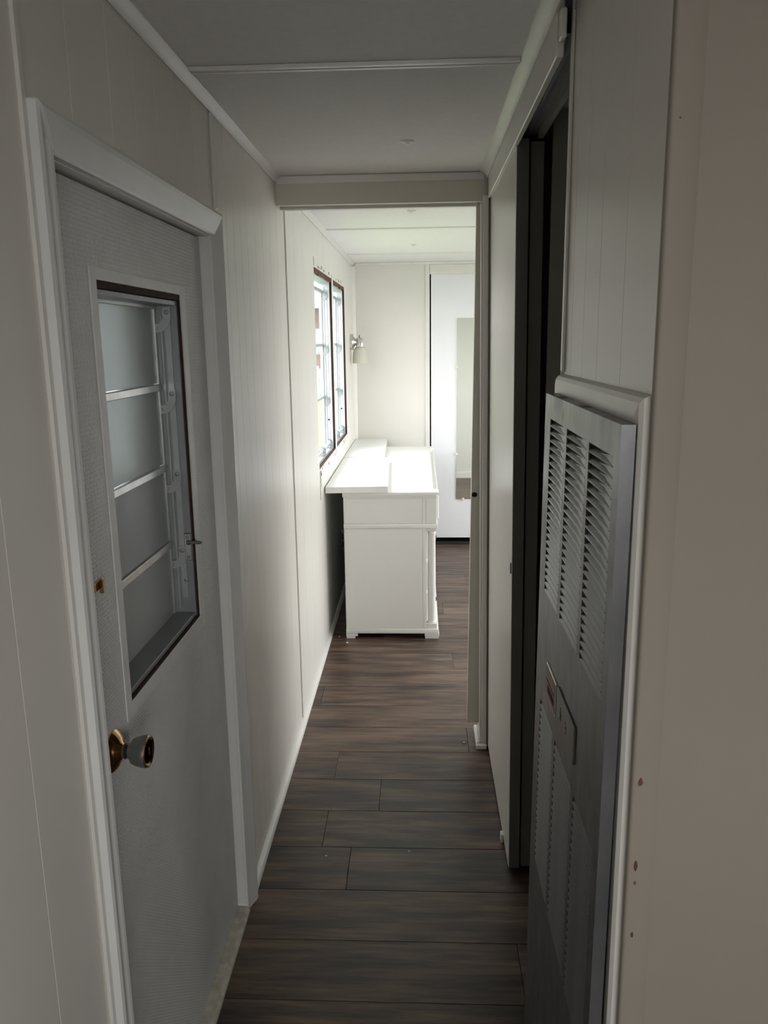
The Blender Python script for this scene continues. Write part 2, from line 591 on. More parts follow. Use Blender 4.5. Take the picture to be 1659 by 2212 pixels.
# thin vertical battens
struct('trim_6', MB().box(XL, XL + 0.009, 2.034, 2.052, 1.896, ZC - 0.025, 0.003), 'trim', 'thin vertical batten standing on the entry door casing', 'trim')
struct('trim_7', MB().box(XL, XL + 0.007, 1.058, 1.074, 0, ZC - 0.025, 0.003), 'trim', 'thin full-height batten beside the knob side of the entry door', 'trim')
struct('trim_8', MB().box(XL, XL + 0.006, 4.697, 4.722, 0.93, 1.945, 0.002), 'trim', 'narrow pale strip between the two bedroom windows', 'trim')
struct('trim_9', MB().prism([(XL, YB), (XL + 0.022, YB), (XL + 0.010, YB - 0.010), (XL, YB - 0.022)], 'z', 0.03, ZC - 0.025), 'trim', 'slim corner trim where bedroom back wall meets window wall', 'trim')
struct('trim_10', MB().box(XL, XL + 0.005, 3.098, 3.112, 0.03, ZC - 0.025, 0.002), 'trim', 'thin vertical strip on the wall at the bedroom doorway', 'trim')

# ------------------------------------------------------------------ entry door (left)
XD = -0.522          # door face
DY0, DY1 = 1.118, 1.972
DZ1 = 1.826
WY0, WY1, WZ0, WZ1 = 1.318, 1.784, 0.948, 1.683
door_1 = thing('door_1', (XD, (DY0 + DY1) / 2, 0.02), 'grey-white embossed entry door with louvred window and brass knob', 'door', kind='structure')
slab = MB()
for a, b, c, d in ((DY0 + 0.002, WY0, 0.02, DZ1 - 0.004), (WY1, DY1 - 0.003, 0.02, DZ1 - 0.004), (WY0, WY1, 0.02, WZ0), (WY0, WY1, WZ1, DZ1 - 0.004)):
    slab.box(XD - 0.036, XD, a, b, c, d)
slab_o = obj('slab', slab, 'door_skin', door_1, smooth=False)
# flat border round the window cut-out
b0, b1, c0, c1 = 1.292, 1.818, 0.922, 1.702
brd = MB()
for a, b, c, d in ((b0, WY0 + 0.001, c0, c1), (WY1 - 0.001, b1, c0, c1), (WY0 + 0.001, WY1 - 0.001, c0, WZ0 + 0.001), (WY0 + 0.001, WY1 - 0.001, WZ1 - 0.001, c1)):
    brd.box(XD - 0.001, XD + 0.0018, a, b, c, d, 0.0008)
obj('window_border', brd, 'door_plain', slab_o, label='flat painted border round the window cut-out')
# dark raw edge of the cut-out
edge = MB()
e = 0.004
for a, b, c, d in ((WY0, WY0 + e, WZ0, WZ1), (WY1 - e, WY1, WZ0, WZ1), (WY0 + e, WY1 - e, WZ0, WZ0 + e), (WY0 + e, WY1 - e, WZ1 - 0.013, WZ1)):
    edge.box(XD - 0.034, XD - 0.0015, a, b, c, d)
obj('cut_edge', edge, 'dark_wood', slab_o, label='dark raw wood edge of the window cut-out')


def crescent(mb, y, xa, za, k=1.0, th=0.002):
    """J shaped lever plate on a jamb face (normal -y), upper rivet at (xa, za); hooks down and towards the glass (-x)."""
    outer, inner = [], []
    for i in range(9):
        a = math.radians(-100 * i / 8)
        outer.append((xa - 0.022 * k + 0.031 * k * math.cos(a), za - 0.010 * k + 0.033 * k * math.sin(a)))
        inner.append((xa - 0.022 * k + 0.013 * k * math.cos(a), za - 0.010 * k + 0.015 * k * math.sin(a)))
    top_o = (xa + 0.009 * k, za + 0.010 * k)
    top_i = (xa - 0.008 * k, za + 0.010 * k)
    tip = (xa - 0.031 * k, za - 0.030 * k)
    poly = [top_o] + outer + [tip] + inner[::-1] + [top_i]
    # y thickness
    n = len(poly)
    half = (n) // 2
    vs_ = [(p[0], y - th, p[1]) for p in poly] + [(p[0], y, p[1]) for p in poly]
    fs_ = [[i, (i + 1) % n, n + (i + 1) % n, n + i] for i in range(n)]
    L = [top_o] + outer
    fs_ += [[i, i + 1, n - 2 - i, n - 1 - i] for i in range(len(L) - 1)]
    fs_ += [[len(L) - 1, len(L), len(L) + 1]]
    mb.add(vs_, fs_)
    return mb


def awning_window(parent, x_in, x_gl, y0, y1, z0, z1, n, glass, metal, bars, levers=True, strip='alu_lever', sill=True):
    """Crank awning window: frame box, n hinged panes with a top rail each, jamb strip, curved levers and rivets."""
    fr = MB()
    xo = x_gl - 0.014
    fr.box(xo, x_in, y0, y0 + 0.008, z0, z1, 0.001)
    fr.box(xo, x_in, y1 - 0.008, y1, z0, z1, 0.001)
    fr.box(xo, x_in, y0 + 0.008, y1 - 0.008, z1 - 0.010, z1, 0.001)
    fr.box(xo, x_in - 0.002, y0 + 0.008, y1 - 0.008, z0, z0 + 0.010, 0.001)
    f_o = obj('window_frame', fr, metal, parent)
    zz = bars
    for i in range(n):
        zt, zb = zz[i], zz[i + 1]
        g = MB().box(x_gl - 0.003, x_gl, y0 + 0.012, y1 - 0.016, zb + 0.002, zt - 0.008)
        obj('pane', g, glass, f_o, smooth=False)
        rail = MB().box(x_gl - 0.010, x_gl + 0.006, y0 + 0.010, y1 - 0.014, zt - 0.016, zt, 0.0015)
        rail.box(x_gl - 0.008, x_gl + 0.003, y1 - 0.018, y1 - 0.013, zb, zt - 0.016)
        obj('pane_rail', rail, 'alu_pale' if metal == 'alu_pale' else 'steel', f_o)
    xm = (x_in + x_gl) / 2
    if levers:
        st = MB().box(xm - 0.004, xm + 0.010, y1 - 0.011, y1 - 0.0078, z0 + 0.045, z1 - 0.045, 0.0006)
        st.box(x_gl + 0.012, x_gl + 0.017, y1 - 0.0125, y1 - 0.0078, z0 + 0.02, z1 - 0.03, 0.0006)
        obj('operator_strip', st, strip, f_o)
        for i in range(n):
            za = zz[i] - 0.022
            obj('lever', crescent(MB(), y1 - 0.0115, xm + 0.003, za), 'alu_dark' if metal == 'alu_pale' else 'alu_lever', f_o, smooth=False)
            rv = MB().lathe([(0.0055, 0), (0.005, 0.002), (0, 0.003)], (xm + 0.003, y1 - 0.0135, za), (0, -1, 0), 12)
            obj('rivet', rv, 'alu_dark', f_o)
            rv = MB().lathe([(0.0045, 0), (0.004, 0.001), (0, 0.0015)], (xm - 0.022, y1 - 0.0135, za - 0.034), (0, -1, 0), 12)
            obj('rivet', rv, 'alu_dark', f_o)
            lk = MB().box(xm - 0.030, xm - 0.026, y1 - 0.013, y1 - 0.010, za - 0.15, za - 0.045, 0.001)
            lk.box(xm - 0.031, xm - 0.027, y1 - 0.013, y1 - 0.010, za - 0.03, za + 0.018, 0.001)
            obj('lever_arm', lk, 'alu_dark' if metal == 'alu_pale' else 'alu', f_o)
    return f_o


dw = awning_window(door_1, XD - 0.006, -0.578, WY0 + 0.003, WY1 - 0.003, WZ0 + 0.003, WZ1 - 0.014, 4, 'obscure', 'alu', [1.668, 1.492, 1.312, 1.134, 0.953])
# operator box with its square shaft
cb = MB().box(-0.544, -0.5265, 1.766, 1.772, 1.088, 1.152, 0.002)
cb_o = obj('crank_box', cb, 'steel', dw, label='zinc crank box with a bare shaft')
cs = MB()
cs.lathe([(0.006, 0), (0.006, 0.006), (0.004, 0.008), (0.004, 0.030), (0.003, 0.031), (0.003, 0.036)], (-0.536, 1.763, 1.132), (1, -0.12, 0.02), 12)
cs_o = obj('crank_shaft', cs, 'knob_grey', dw)
for z in (1.144, 1.096):
    obj('screw', MB().lathe([(0.004, 0), (0.003, 0.001), (0, 0.0015)], (-0.536, 1.766, z), (0, -1, 0), 10), 'alu_dark', dw)
obj('screw', MB().lathe([(0.006, 0), (0.005, 0.002), (0, 0.003)], (-0.547, 1.772, 1.040), (0, -1, 0), 12), 'alu_dark', dw)

# knob set
kz, ky = 0.905, 1.222
ro = obj('rosette', MB().lathe([(0.036, 0), (0.036, 0.002), (0.032, 0.006), (0.024, 0.011), (0.016, 0.014), (0.012, 0.018), (0.012, 0.021)], (XD, ky, kz), (1, 0, 0), 32), 'brass', door_1, label='polished brass rosette')
obj('neck', MB().lathe([(0.013, 0.0201), (0.013, 0.0231), (0.010, 0.0246), (0.010, 0.0283)], (XD, ky, kz), (1, 0, 0), 24), 'dark_metal', ro)
kn = obj('knob', MB().lathe([(0.010, 0.0275), (0.014, 0.0283), (0.0145, 0.0320), (0.021, 0.0342), (0.0245, 0.0408), (0.0265, 0.0497), (0.0275, 0.0586), (0.0272, 0.0601)], (XD, ky, kz), (1, 0, 0), 32), 'knob_grey', door_1, label='satin grey barrel knob')
obj('knob_face', MB().lathe([(0.0272, 0.0601), (0.0262, 0.0619), (0.0240, 0.0623), (0.0200, 0.0601), (0.0080, 0.0571), (0.0, 0.0568)], (XD, ky, kz), (1, 0, 0), 32), 'brass', kn, label='dished brass face of the knob')
obj('knob_button', MB().box(XD + 0.0565, XD + 0.0625, ky - 0.002, ky + 0.002, kz - 0.007, kz + 0.007, 0.001), 'brass', kn)
# chain guide stub
ck = MB().box(XD, XD + 0.004, 1.196, 1.226, 1.192, 1.206, 0.001)
ck.box(XD + 0.004, XD + 0.010, 1.216, 1.222, 1.186, 1.210, 0.001)
obj('chain_bracket', ck, 'brass', door_1, label='small brass chain bracket')

# storm door added outside to dim the entry door panes
sd = thing('door_6', (-0.63, 1.545, 0.02), 'grey storm door added behind the entry door glass to dim it', 'door', kind='structure')
obj('kick_panel', MB().box(-0.640, -0.622, 1.115, 1.985, 0.02, 1.320), 'storm', sd)
obj('stile', MB().box(-0.642, -0.620, 1.665, 1.985, 1.321, 1.90), 'storm', sd)
obj('stile', MB().box(-0.642, -0.620, 1.115, 1.20, 1.321, 1.90), 'storm', sd)
obj('top_rail', MB().box(-0.642, -0.620, 1.201, 1.664, 1.80, 1.90), 'storm', sd)
obj('storm_pane', MB().box(-0.634, -0.631, 1.201, 1.664, 1.321, 1.80), 'storm_glass', sd)

# door frame (jamb), casing, threshold
struct('trim_11', MB().box(-0.60, XL, DY1, DY1 + 0.0125, 0, DZ1 + 0.0125).box(-0.60, XL, DY0 - 0.0125, DY0, 0, DZ1 + 0.0125)
       .box(-0.60, XL, DY0, DY1, DZ1, DZ1 + 0.0125)
       .box(-0.575, -0.5595, DY0, DY0 + 0.012, 0.015, DZ1).box(-0.575, -0.5595, DY1 - 0.012, DY1, 0.015, DZ1),
       'casing', 'painted jamb lining the entry door opening', 'door frame')
# casing profile: (distance from opening, projection from wall)
cp = [(0.0, 0.0), (0.0, 0.011), (0.006, 0.014), (0.012, 0.013), (0.018, 0.010), (0.026, 0.012), (0.040, 0.018), (0.048, 0.020), (0.054, 0.018), (0.056, 0.0)]


cp_old = cp
cp_new = [(0.0, 0.0), (0.0, 0.010), (0.003, 0.0125), (0.020, 0.0165), (0.040, 0.0205), (0.048, 0.0215), (0.054, 0.0195), (0.056, 0.016), (0.056, 0.0)]


def casing_v(y_in, sgn, z1, parent, thin=False):
    cp = cp_new if thin else cp_old
    """vertical casing leg, mitred at the top"""
    mb = MB()
    n = len(cp)
    vs_, fs_ = [], []
    for (d, p) in cp:
        q = p if not thin else 0.003 + p * (0.35 + 0.65 * d / 0.05) if p > 0 else 0.0
        vs_.append((XL + q, y_in + sgn * d, 0.0))
    for (d, p) in cp:
        q = p if not thin else 0.003 + p * (0.35 + 0.65 * d / 0.05) if p > 0 else 0.0
        vs_.append((XL + q, y_in + sgn * d, z1 + d))
    fs_ = [[i, (i + 1) % n, n + (i + 1) % n, n + i] for i in range(n)] + [list(range(n)), list(range(n, 2 * n))]
    mb.add(vs_, fs_)
    return obj('casing_leg', mb, 'casing', parent, smooth=False)


cas = thing('trim_12', (XL, (DY0 + DY1) / 2, 0.0), 'glossy moulded casing around the entry door', 'door casing', kind='structure')
casing_v(1.974, 1, DZ1 + 0.002, cas, True)
casing_v(1.128, -1, DZ1 + 0.002, cas)
cp = cp_new
n = len(cp)
zt = DZ1 + 0.002
mb = MB()
vs_ = [(XL + p * 1.15, 1.128 - d, zt + d) for d, p in cp] + [(XL + p * 1.15, 1.974 + d, zt + d) for d, p in cp]
mb.add(vs_, [[i, (i + 1) % n, n + (i + 1) % n, n + i] for i in range(n)] + [list(range(n)), list(range(n, 2 * n))])
obj('casing_head', mb, 'casing', cas, smooth=False)

th = MB().prism([(-0.56, 0.0), (-0.488, 0.0), (-0.489, 0.006), (-0.497, 0.013), (-0.56, 0.016)], 'y', DY0 + 0.012, DY1 - 0.001)
tag(obj('threshold', th, 'threshold'), 'worn cream wooden threshold strip under the entry door', 'threshold')

# ------------------------------------------------------------------ bedroom windows
def bedroom_window(n, y0, y1, label):
    w = thing('window_%d' % n, (-0.53, (y0 + y1) / 2, 0.955), label, 'window', kind='structure')
    ed = MB()
    ed.box(-0.5124, XL - 0.0005, y0 + 0.003, y1 - 0.004, 0.955, 0.962)
    k_ = 0
    ya_ = y0 + 0.003
    while ya_ < y1 - 0.005:          # ragged strip of broken wood along the head
        yb_ = min(ya_ + random.uniform(0.05, 0.14), y1 - 0.004)
        ed.box(-0.5124, XL - random.uniform(0.0005, 0.002), ya_, yb_, 1.905 + random.uniform(-0.004, 0.004), 1.925)
        ya_ = yb_
    for a, b in ((y0, y0 + 0.003), (y1 - 0.004, y1)):
        obj('side_edge', MB().box(-0.5124, XL - 0.0005, a, b, 0.955, 1.925), 'dark_wood', w)
    obj('cut_edge', ed, 'raw_wood', w, label='rough brown wood edge of the cut opening')
    f = awning_window(w, -0.5130, -0.560, y0 + 0.008, y1 - 0.006, 0.962, 1.908, 3, 'glass', 'alu_pale', [1.865, 1.566, 1.272, 0.985])
    tu = MB().cyl((-0.528, y0 + 0.02, 0.995), (0, 1, 0), 0.008, y1 - y0 - 0.06, 12)
    obj('torque_tube', tu, 'alu_pale', f)
    for yb in (y0 + (y1 - y0) * 0.45, y1 - 0.09):
        br = MB().prism([(-0.545, 0.974), (-0.514, 0.974), (-0.514, 1.000), (-0.522, 1.016), (-0.538, 1.020), (-0.545, 1.008)], 'y', yb, yb + 0.05)
        obj('tube_bracket', br, 'alu_dark', f)
    for z in (1.13,):
        obj('screw', MB().lathe([(0.006, 0), (0.005, 0.002), (0, 0.003)], (-0.534, y1 - 0.017, z), (0, -1, 0), 12), 'dark_metal', f)
    return w


bedroom_window(1, 3.92, 4.697, 'three-pane awning window on the hall side of the strip in the bedroom wall')
bedroom_window(2, 4.722, 5.47, 'three-pane awning window beside the wall sconce')
# ragged splinters of torn paneling around the opening
sp = MB()
for k in range(26):
    y = random.uniform(3.93, 5.45)
    top = random.random() < 0.45
    z = 1.93 + random.uniform(0, 0.012) if top else 0.945 - random.uniform(0, 0.03)
    w_, h_ = random.uniform(0.004, 0.02), random.uniform(0.004, 0.018)
    sp.box(XL, XL + 0.0012, y, y + w_, z, z + h_)
sp.box(XL, XL + 0.0012, 3.921, 3.925, 1.93, 1.97)
sp.box(XL, XL + 0.0012, 3.922, 3.930, 0.80, 0.945)
sp.box(XL, XL + 0.0012, 3.96, 3.963, 0.86, 0.945)
so = obj('torn_edge', sp, 'raw_wood', wall_left)
so['kind'] = 'stuff'

# ------------------------------------------------------------------ partition with pocket doorway
def skin(y0, y1):
    return MB().box(0.2315, 3.0, y0, y1, 0, ZC).box(XL + 0.0005, 0.2315, y0, y1, 2.043, ZC)


wall_part = struct('wall_partition', skin(YP, YP + 0.025).box(XL + 0.0005, 0.6, 2.955, 2.969, 2.072, ZC).box(XL + 0.0005, 0.6, 3.018, 3.032, 2.072, ZC), 'pocket_door', 'beige header and partition wall above the bedroom doorway', 'wall')
obj('back_skin', skin(3.032, 3.057), 'wall_far', wall_part, smooth=False)
struct('trim_13', MB().box(XL + 0.006, 0.222, YP - 0.006, YP, 2.112, 2.137, 0.0015), 'trim', 'flat trim strip along the top of the doorway header', 'trim')
struct('trim_14', MB().box(0.230, 0.236, 2.922, 3.06, 0.0, 2.04, 0.001).box(0.236, 0.256, 2.914, YP, 0.0, 2.060, 0.002).map(lean), 'trim', 'upright trim at the end of the partition beside the pocket door', 'trim')
sh = MB().box(0.216, 0.256, 2.897, 2.9135, 0, 0.020, 0.003).box(0.215, 0.2295, 2.9135, 3.07, 0, 0.022, 0.004)
struct('baseboard_doorway', sh, 'white_trim', 'short white shoe moulding at the foot of the doorway trim', 'baseboard')
struct('baseboard_bedroom', MB().box(0.24, 2.98, 3.057, 3.072, 0, 0.07, 0.003), 'white_trim', 'white baseboard on the bedroom side of the partition', 'baseboard')

door_3 = thing('door_3', (0.6, 2.9935, 0.078), 'beige pocket door edge with a bored hole slid into the partition', 'door', kind='structure')
pk = MB()
hx, hz, hr = 0.203, 1.006, 0.0105
# slab around a bored hole (octagon cut) so the hole is real
def pocket_x(z):
    return 0.183 + (z - 0.078) / (2.05 - 0.078) * 0.017
ring = [(hx + hr * math.cos(2 * math.pi * k / 16) * (1.1 if k % 5 == 0 else 1), hz + hr * math.sin(2 * math.pi * k / 16)) for k in range(16)]
sq = []
for k in range(16):
    a = 2 * math.pi * k / 16
    c_, s_ = math.cos(a), math.sin(a)
    mm = max(abs(c_), abs(s_))
    sq.append((hx + 0.0118 * c_ / mm, hz + 0.0118 * s_ / mm))
for y in (2.976, 3.011):
    vs_ = [(p[0], y, p[1]) for p in ring] + [(p[0], y, p[1]) for p in sq]
    pk.add(vs_, [[k, (k + 1) % 16, 16 + (k + 1) % 16, 16 + k] for k in range(16)])
pk.add([(p[0], 2.976, p[1]) for p in ring] + [(p[0], 3.011, p[1]) for p in ring], [[k, (k + 1) % 16, 16 + (k + 1) % 16, 16 + k] for k in range(16)])
za_, zb_ = hz - 0.0118, hz + 0.0118
xa_, xb_ = hx - 0.0118, hx + 0.0118
def slabpiece(xf0, xf1, z0, z1):
    vs_ = [(x, y, z) for z in (z0, z1) for (x, y) in ((xf0(z), 2.976), (xf1(z), 2.976), (xf1(z), 3.011), (xf0(z), 3.011))]
    pk.add(vs_, [(0, 1, 2, 3), (4, 5, 6, 7), (0, 1, 5, 4), (1, 2, 6, 5), (2, 3, 7, 6), (3, 0, 4, 7)])
cst = lambda v: (lambda z: v)
slabpiece(pocket_x, cst(0.95), 0.078, za_)
slabpiece(pocket_x, cst(0.95), zb_, 2.062)
slabpiece(pocket_x, cst(xa_), za_, zb_)
slabpiece(cst(xb_), cst(0.95), za_, zb_)
ps = obj('slab', pk, 'pocket_door', door_3, smooth=False)
obj('hole_lining', MB().lathe([(0.0118, 0.0), (0.0118, 0.018), (0, 0.018)], (hx, 2.992, hz), (0, 1, 0), 16), 'dark_wood', door_3)

# ------------------------------------------------------------------ right side of the hall: closet
wall_right = struct('wall_right', MB().box(0.274, 0.95, 1.510, 1.53, 0, ZC).box(0.935, 0.95, 1.53, YP, 0, ZC).box(0.275, 0.95, 0.9345, 1.510, 0, ZC), 'closet_dark', 'cream grooved hall wall with closet opening and furnace panel', 'wall')
panel_y(0.9175, 1.503, 0, ZC, [1.079, 1.224, 1.332, 1.432], x=0.262, side=-1, parent=wall_right)
obj('closet_partition', MB().box(0.336, 0.934, 2.178, 2.19, 0.0, 2.139), 'closet_dark', wall_right)
obj('closet_fascia', MB().box(0.315, 0.327, 1.532, 2.160, 2.066, 2.139).map(lean), 'closet_dark', wall_right)
struct('trim_15', MB().box(0.2585, 0.2735, 1.5035, 1.5095, 0.0, ZC - 0.002, 0.001).box(0.2565, 0.2617, 1.486, 1.503, 1.52, ZC - 0.026, 0.002), 'trim', 'upright trim between closet opening and furnace wall', 'trim')
struct('trim_16', MB().box(0.2355, 0.2455, 1.478, 1.503, 2.068, ZC - 0.026, 0.002), 'trim', 'short broken batten hanging from the ceiling at the closet header', 'trim')
header = MB().box(0.2530, 0.2665, 1.515, 2.912, 2.050, ZC - 0.001, 0.002).map(lean)
struct('trim_17', header, 'trim', 'cream closet header board over the sliding doors', 'trim')
struct('trim_18', MB().prism([(0.206, ZC), (0.208, ZC - 0.004), (0.222, ZC - 0.012), (0.2300, ZC - 0.024), (0.2345, ZC - 0.022), (0.2345, ZC)], 'y', 0.95, 2.922), 'trim', 'painted cove trim along the ceiling over the closet', 'trim')
tr = MB().box(0.267, 0.314, 1.516, 2.905, 2.082, 2.086).box(0.267, 0.2685, 1.516, 2.905, 2.070, 2.082).box(0.289, 0.2905, 1.516, 2.905, 2.072, 2.082).map(lean)
tag(obj('closet_track', tr, 'alu'), 'aluminium double sliding track under the closet header', 'track')

door_2 = thing('door_2', (0.276, 2.53, 0.012), 'cream brushed sliding closet door with dark leading edge', 'door', kind='structure')
d2 = MB().box(0.2615, 0.2935, 2.162, 2.908, 0.012, 2.068, 0.0015).map(lean)
obj('slab', d2, 'closet_door', door_2, smooth=False)
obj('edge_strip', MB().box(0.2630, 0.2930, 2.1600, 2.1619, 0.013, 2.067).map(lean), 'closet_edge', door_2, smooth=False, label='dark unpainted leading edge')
obj('finger_pull', MB().box(0.2590, 0.2615, 2.172, 2.186, 0.935, 0.965, 0.0008).map(lean), 'dark_metal', door_2)
obj('floor_guide', MB().box(0.252, 0.2612, 2.30, 2.325, 0.0, 0.03, 0.002), 'white_trim', door_2)
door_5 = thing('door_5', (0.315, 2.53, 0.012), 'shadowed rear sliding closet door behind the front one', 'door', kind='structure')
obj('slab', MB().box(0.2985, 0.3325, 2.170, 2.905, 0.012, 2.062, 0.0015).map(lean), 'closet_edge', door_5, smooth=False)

# near right corner: wall return facing the camera
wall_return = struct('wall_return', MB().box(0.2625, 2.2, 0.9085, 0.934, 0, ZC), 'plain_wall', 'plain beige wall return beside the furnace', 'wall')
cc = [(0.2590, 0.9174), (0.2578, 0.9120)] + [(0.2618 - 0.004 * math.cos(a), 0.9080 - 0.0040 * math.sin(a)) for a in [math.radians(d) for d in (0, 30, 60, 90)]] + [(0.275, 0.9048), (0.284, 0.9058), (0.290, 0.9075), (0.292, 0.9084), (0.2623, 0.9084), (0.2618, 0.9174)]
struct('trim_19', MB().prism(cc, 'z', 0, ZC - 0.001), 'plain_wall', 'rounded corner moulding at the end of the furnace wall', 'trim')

for (y_, z_, a_, b_) in ((0.9083, 1.80, 0.0009, 0.0012), (0.9075, 1.045, 0.003, 0.006), (0.9082, 0.93, 0.0025, 0.009), (0.9078, 0.905, 0.002, 0.003), (0.9081, 0.83, 0.002, 0.004)):
    chp = MB().prism([(a_ * math.cos(q) * random.uniform(0.6, 1.2) + 0.2685, z_ + b_ * math.sin(q) * random.uniform(0.6, 1.2)) for q in [k * math.pi / 4 for k in range(8)]], 'y', 0.9040, 0.9062)
    obj('paint_chip', chp, 'raw_wood', bpy.data.objects['trim_19'], smooth=False)

# ------------------------------------------------------------------ furnace cover with frame moulding
fm = thing('trim_20', (0.25, 1.2, 0), 'rounded painted moulding framing the furnace cover', 'trim', kind='structure')
fp = [(0.0, 0.0), (0.0, 0.0135), (0.006, 0.0148), (0.020, 0.0150), (0.030, 0.0135), (0.036, 0.0095), (0.039, 0.004), (0.0395, 0.0)]
zt0, yr = 1.476, 0.9575
XW = 0.262
nn = len(fp)
mb = MB()
mb.add([(XW - p, yr - d, zt0 + d) for d, p in fp] + [(XW - p, 1.500, zt0 + d) for d, p in fp],
       [[i, (i + 1) % nn, nn + (i + 1) % nn, nn + i] for i in range(nn)] + [list(range(nn)), list(range(nn, 2 * nn))])
obj('head', mb, 'trim', fm, smooth=False)
mb = MB()
mb.add([(XW - p, yr - d, 0.0) for d, p in fp] + [(XW - p, yr - d, zt0 + d) for d, p in fp],
       [[i, (i + 1) % nn, nn + (i + 1) % nn, nn + i] for i in range(nn)] + [list(range(nn)), list(range(nn, 2 * nn))])
obj('leg', mb, 'trim', fm, smooth=False)

FY0, FY1, FZ0, FZ1 = 0.925, 1.485, 0.03, 1.482
furn = thing('furnace_cover', (0.235, (FY0 + FY1) / 2, 0.0), 'tall grey metal furnace cover with two banks of louvres', 'furnace cover')
FX0 = 0.2205


def fx(x, y, z):           # cover stands slightly out at the foot
    return (x + 0.0062 * (z - 0.05), y, z)


cols = [(1.284, 1.425), (1.114, 1.264), (0.956, 1.096)]
banks = [(1.127, 1.441), (0.575, 0.912)]
TH = 0.0018
sheet = MB()
ys = sorted([FY0, FY1] + [v for c in cols for v in c])
zs = sorted([FZ0, FZ1] + [v for b in banks for v in b])
for i in range(len(ys) - 1):
    for j in range(len(zs) - 1):
        ym, zm = (ys[i] + ys[i + 1]) / 2, (zs[j] + zs[j + 1]) / 2
        if any(a < ym < b for a, b in cols) and any(a < zm < b for a, b in banks):
            continue
        sheet.box(FX0, FX0 + TH, ys[i], ys[i + 1], zs[j], zs[j + 1])
# folded sides and top
sheet.box(FX0 + TH, FX0 + 0.0165, FY0, FY0 + 0.002, FZ0, FZ1)
sheet.box(FX0 + TH, FX0 + 0.0165, FY1 - 0.002, FY1, FZ0, FZ1)
sheet.box(FX0 + TH, FX0 + 0.0165, FY0 + 0.002, FY1 - 0.002, FZ1 - 0.002, FZ1)
sheet.map(fx)
cov = obj('cover', sheet, 'furnace', furn, smooth=False)
obj('dark_backing', MB().box(FX0 + 0.0140, FX0 + 0.0160, FY0 + 0.004, FY1 - 0.004, FZ0 + 0.002, FZ1 - 0.004).map(fx), 'black', furn)  # black sheet stands in for the unlit depth behind the slats
for ya, yb in ((1.355, 1.385), (1.165, 1.195)):
    obj('top_patch', MB().box(FX0 + 0.004, FX0 + 0.0160, ya, yb, FZ1, FZ1 + 0.0006).map(fx), 'dark_metal', furn)  # thin dark patch laid on the top edge
NL = 24
lv_cache = {}
for (ya, yb) in cols:
    for (z0, z1) in banks:
        st_ = (z1 - z0) / NL
        key = (round(yb - ya, 4), round(st_, 5))
        if key not in lv_cache:
            h = st_ * 1.0
            w = (yb - ya) / 2 - 0.0006
            a_ = [(0.0095, h * 0.28), (0.0107, h * 0.26), (0.0012, -h * 0.48), (-0.0012, -h * 0.56), (-0.0022, -h * 0.52), (-0.0012, -h * 0.42)]
            b_ = [(0.0052, h * 0.46), (0.0064, h * 0.46), (0.0012, -h * 0.48), (-0.0012, -h * 0.56), (-0.0022, -h * 0.52), (-0.0012, -h * 0.42)]
            mbl = MB()
            for (p_, q_, u0, u1) in ((b_, a_, -w, w),):
                mbl.add([(c[0], u0, c[1]) for c in p_] + [(c[0], u1, c[1]) for c in q_],
                        [[i_, (i_ + 1) % 6, 6 + (i_ + 1) % 6, 6 + i_] for i_ in range(6)])
            mbl.add([(c[0], -w, c[1]) for c in b_], [list(range(6))])
            mbl.add([(c[0], w, c[1]) for c in a_], [list(range(6))])
            me = mbl.mesh('louver')
            me.materials.append(MAT['furnace'])
            lv_cache[key] = me
        for k in range(NL):
            z = z0 + st_ * (k + 0.54)
            o = bpy.data.objects.new('louver', lv_cache[key])
            x, y, z = fx(FX0 + 0.0012, (ya + yb) / 2, z)
            o.location = (x, y, z)
            C.objects.link(o)
            setparent(o, furn)
bd = obj('badge', MB().box(FX0 - 0.0035, FX0, 1.252, 1.349, 0.958, 1.017, 0.0008).map(fx), 'steel', furn, label='small red-brown nameplate')
bf = obj('badge_face', MB().box(FX0 - 0.0042, FX0 - 0.0034, 1.255, 1.346, 0.962, 1.0135).map(fx), 'rust', bd)
obj('badge_print', MB().box(FX0 - 0.0046, FX0 - 0.0041, 1.262, 1.338, 0.990, 0.992).box(FX0 - 0.0046, FX0 - 0.0041, 1.262, 1.325, 0.972, 0.984).map(fx), 'dark_wood', bd)
cpn = obj('control_plate', MB().box(FX0 - 0.0040, FX0, 1.090, 1.236, 0.962, 1.0215, 0.0008).map(fx), 'furnace', furn, label='grey control plate with two dark symbols')
sym = MB()
sy_, sz_ = 1.196, 0.992
sym.box(FX0 - 0.0044, FX0 - 0.0039, sy_ - 0.0015, sy_ + 0.0015, sz_ - 0.011, sz_ + 0.011)
sym.box(FX0 - 0.0044, FX0 - 0.0039, sy_ - 0.006, sy_ + 0.006, sz_ - 0.0015, sz_ + 0.0015)
sym.box(FX0 - 0.0044, FX0 - 0.0039, sy_ - 0.006, sy_ + 0.006, sz_ - 0.010, sz_ - 0.008)
obj('symbol', sym.map(fx), 'black', cpn)
sym = MB()
yc_, zc_ = 1.150, 0.991
for k in range(14):
    a0, a1 = 2 * math.pi * k / 16, 2 * math.pi * (k + 1) / 16
    q = [(yc_ + rr_ * math.cos(a) * 0.8, zc_ + rr_ * math.sin(a) * 1.3) for rr_, a in ((0.0065, a0), (0.0065, a1), (0.0085, a1), (0.0085, a0))]
    sym.add([(FX0 - 0.0044, p[0], p[1]) for p in q], [(0, 1, 2, 3)])
sym.box(FX0 - 0.0044, FX0 - 0.0039, yc_ - 0.004, yc_ + 0.004, zc_ - 0.001, zc_ + 0.001)
obj('symbol', sym.map(fx), 'black', cpn)

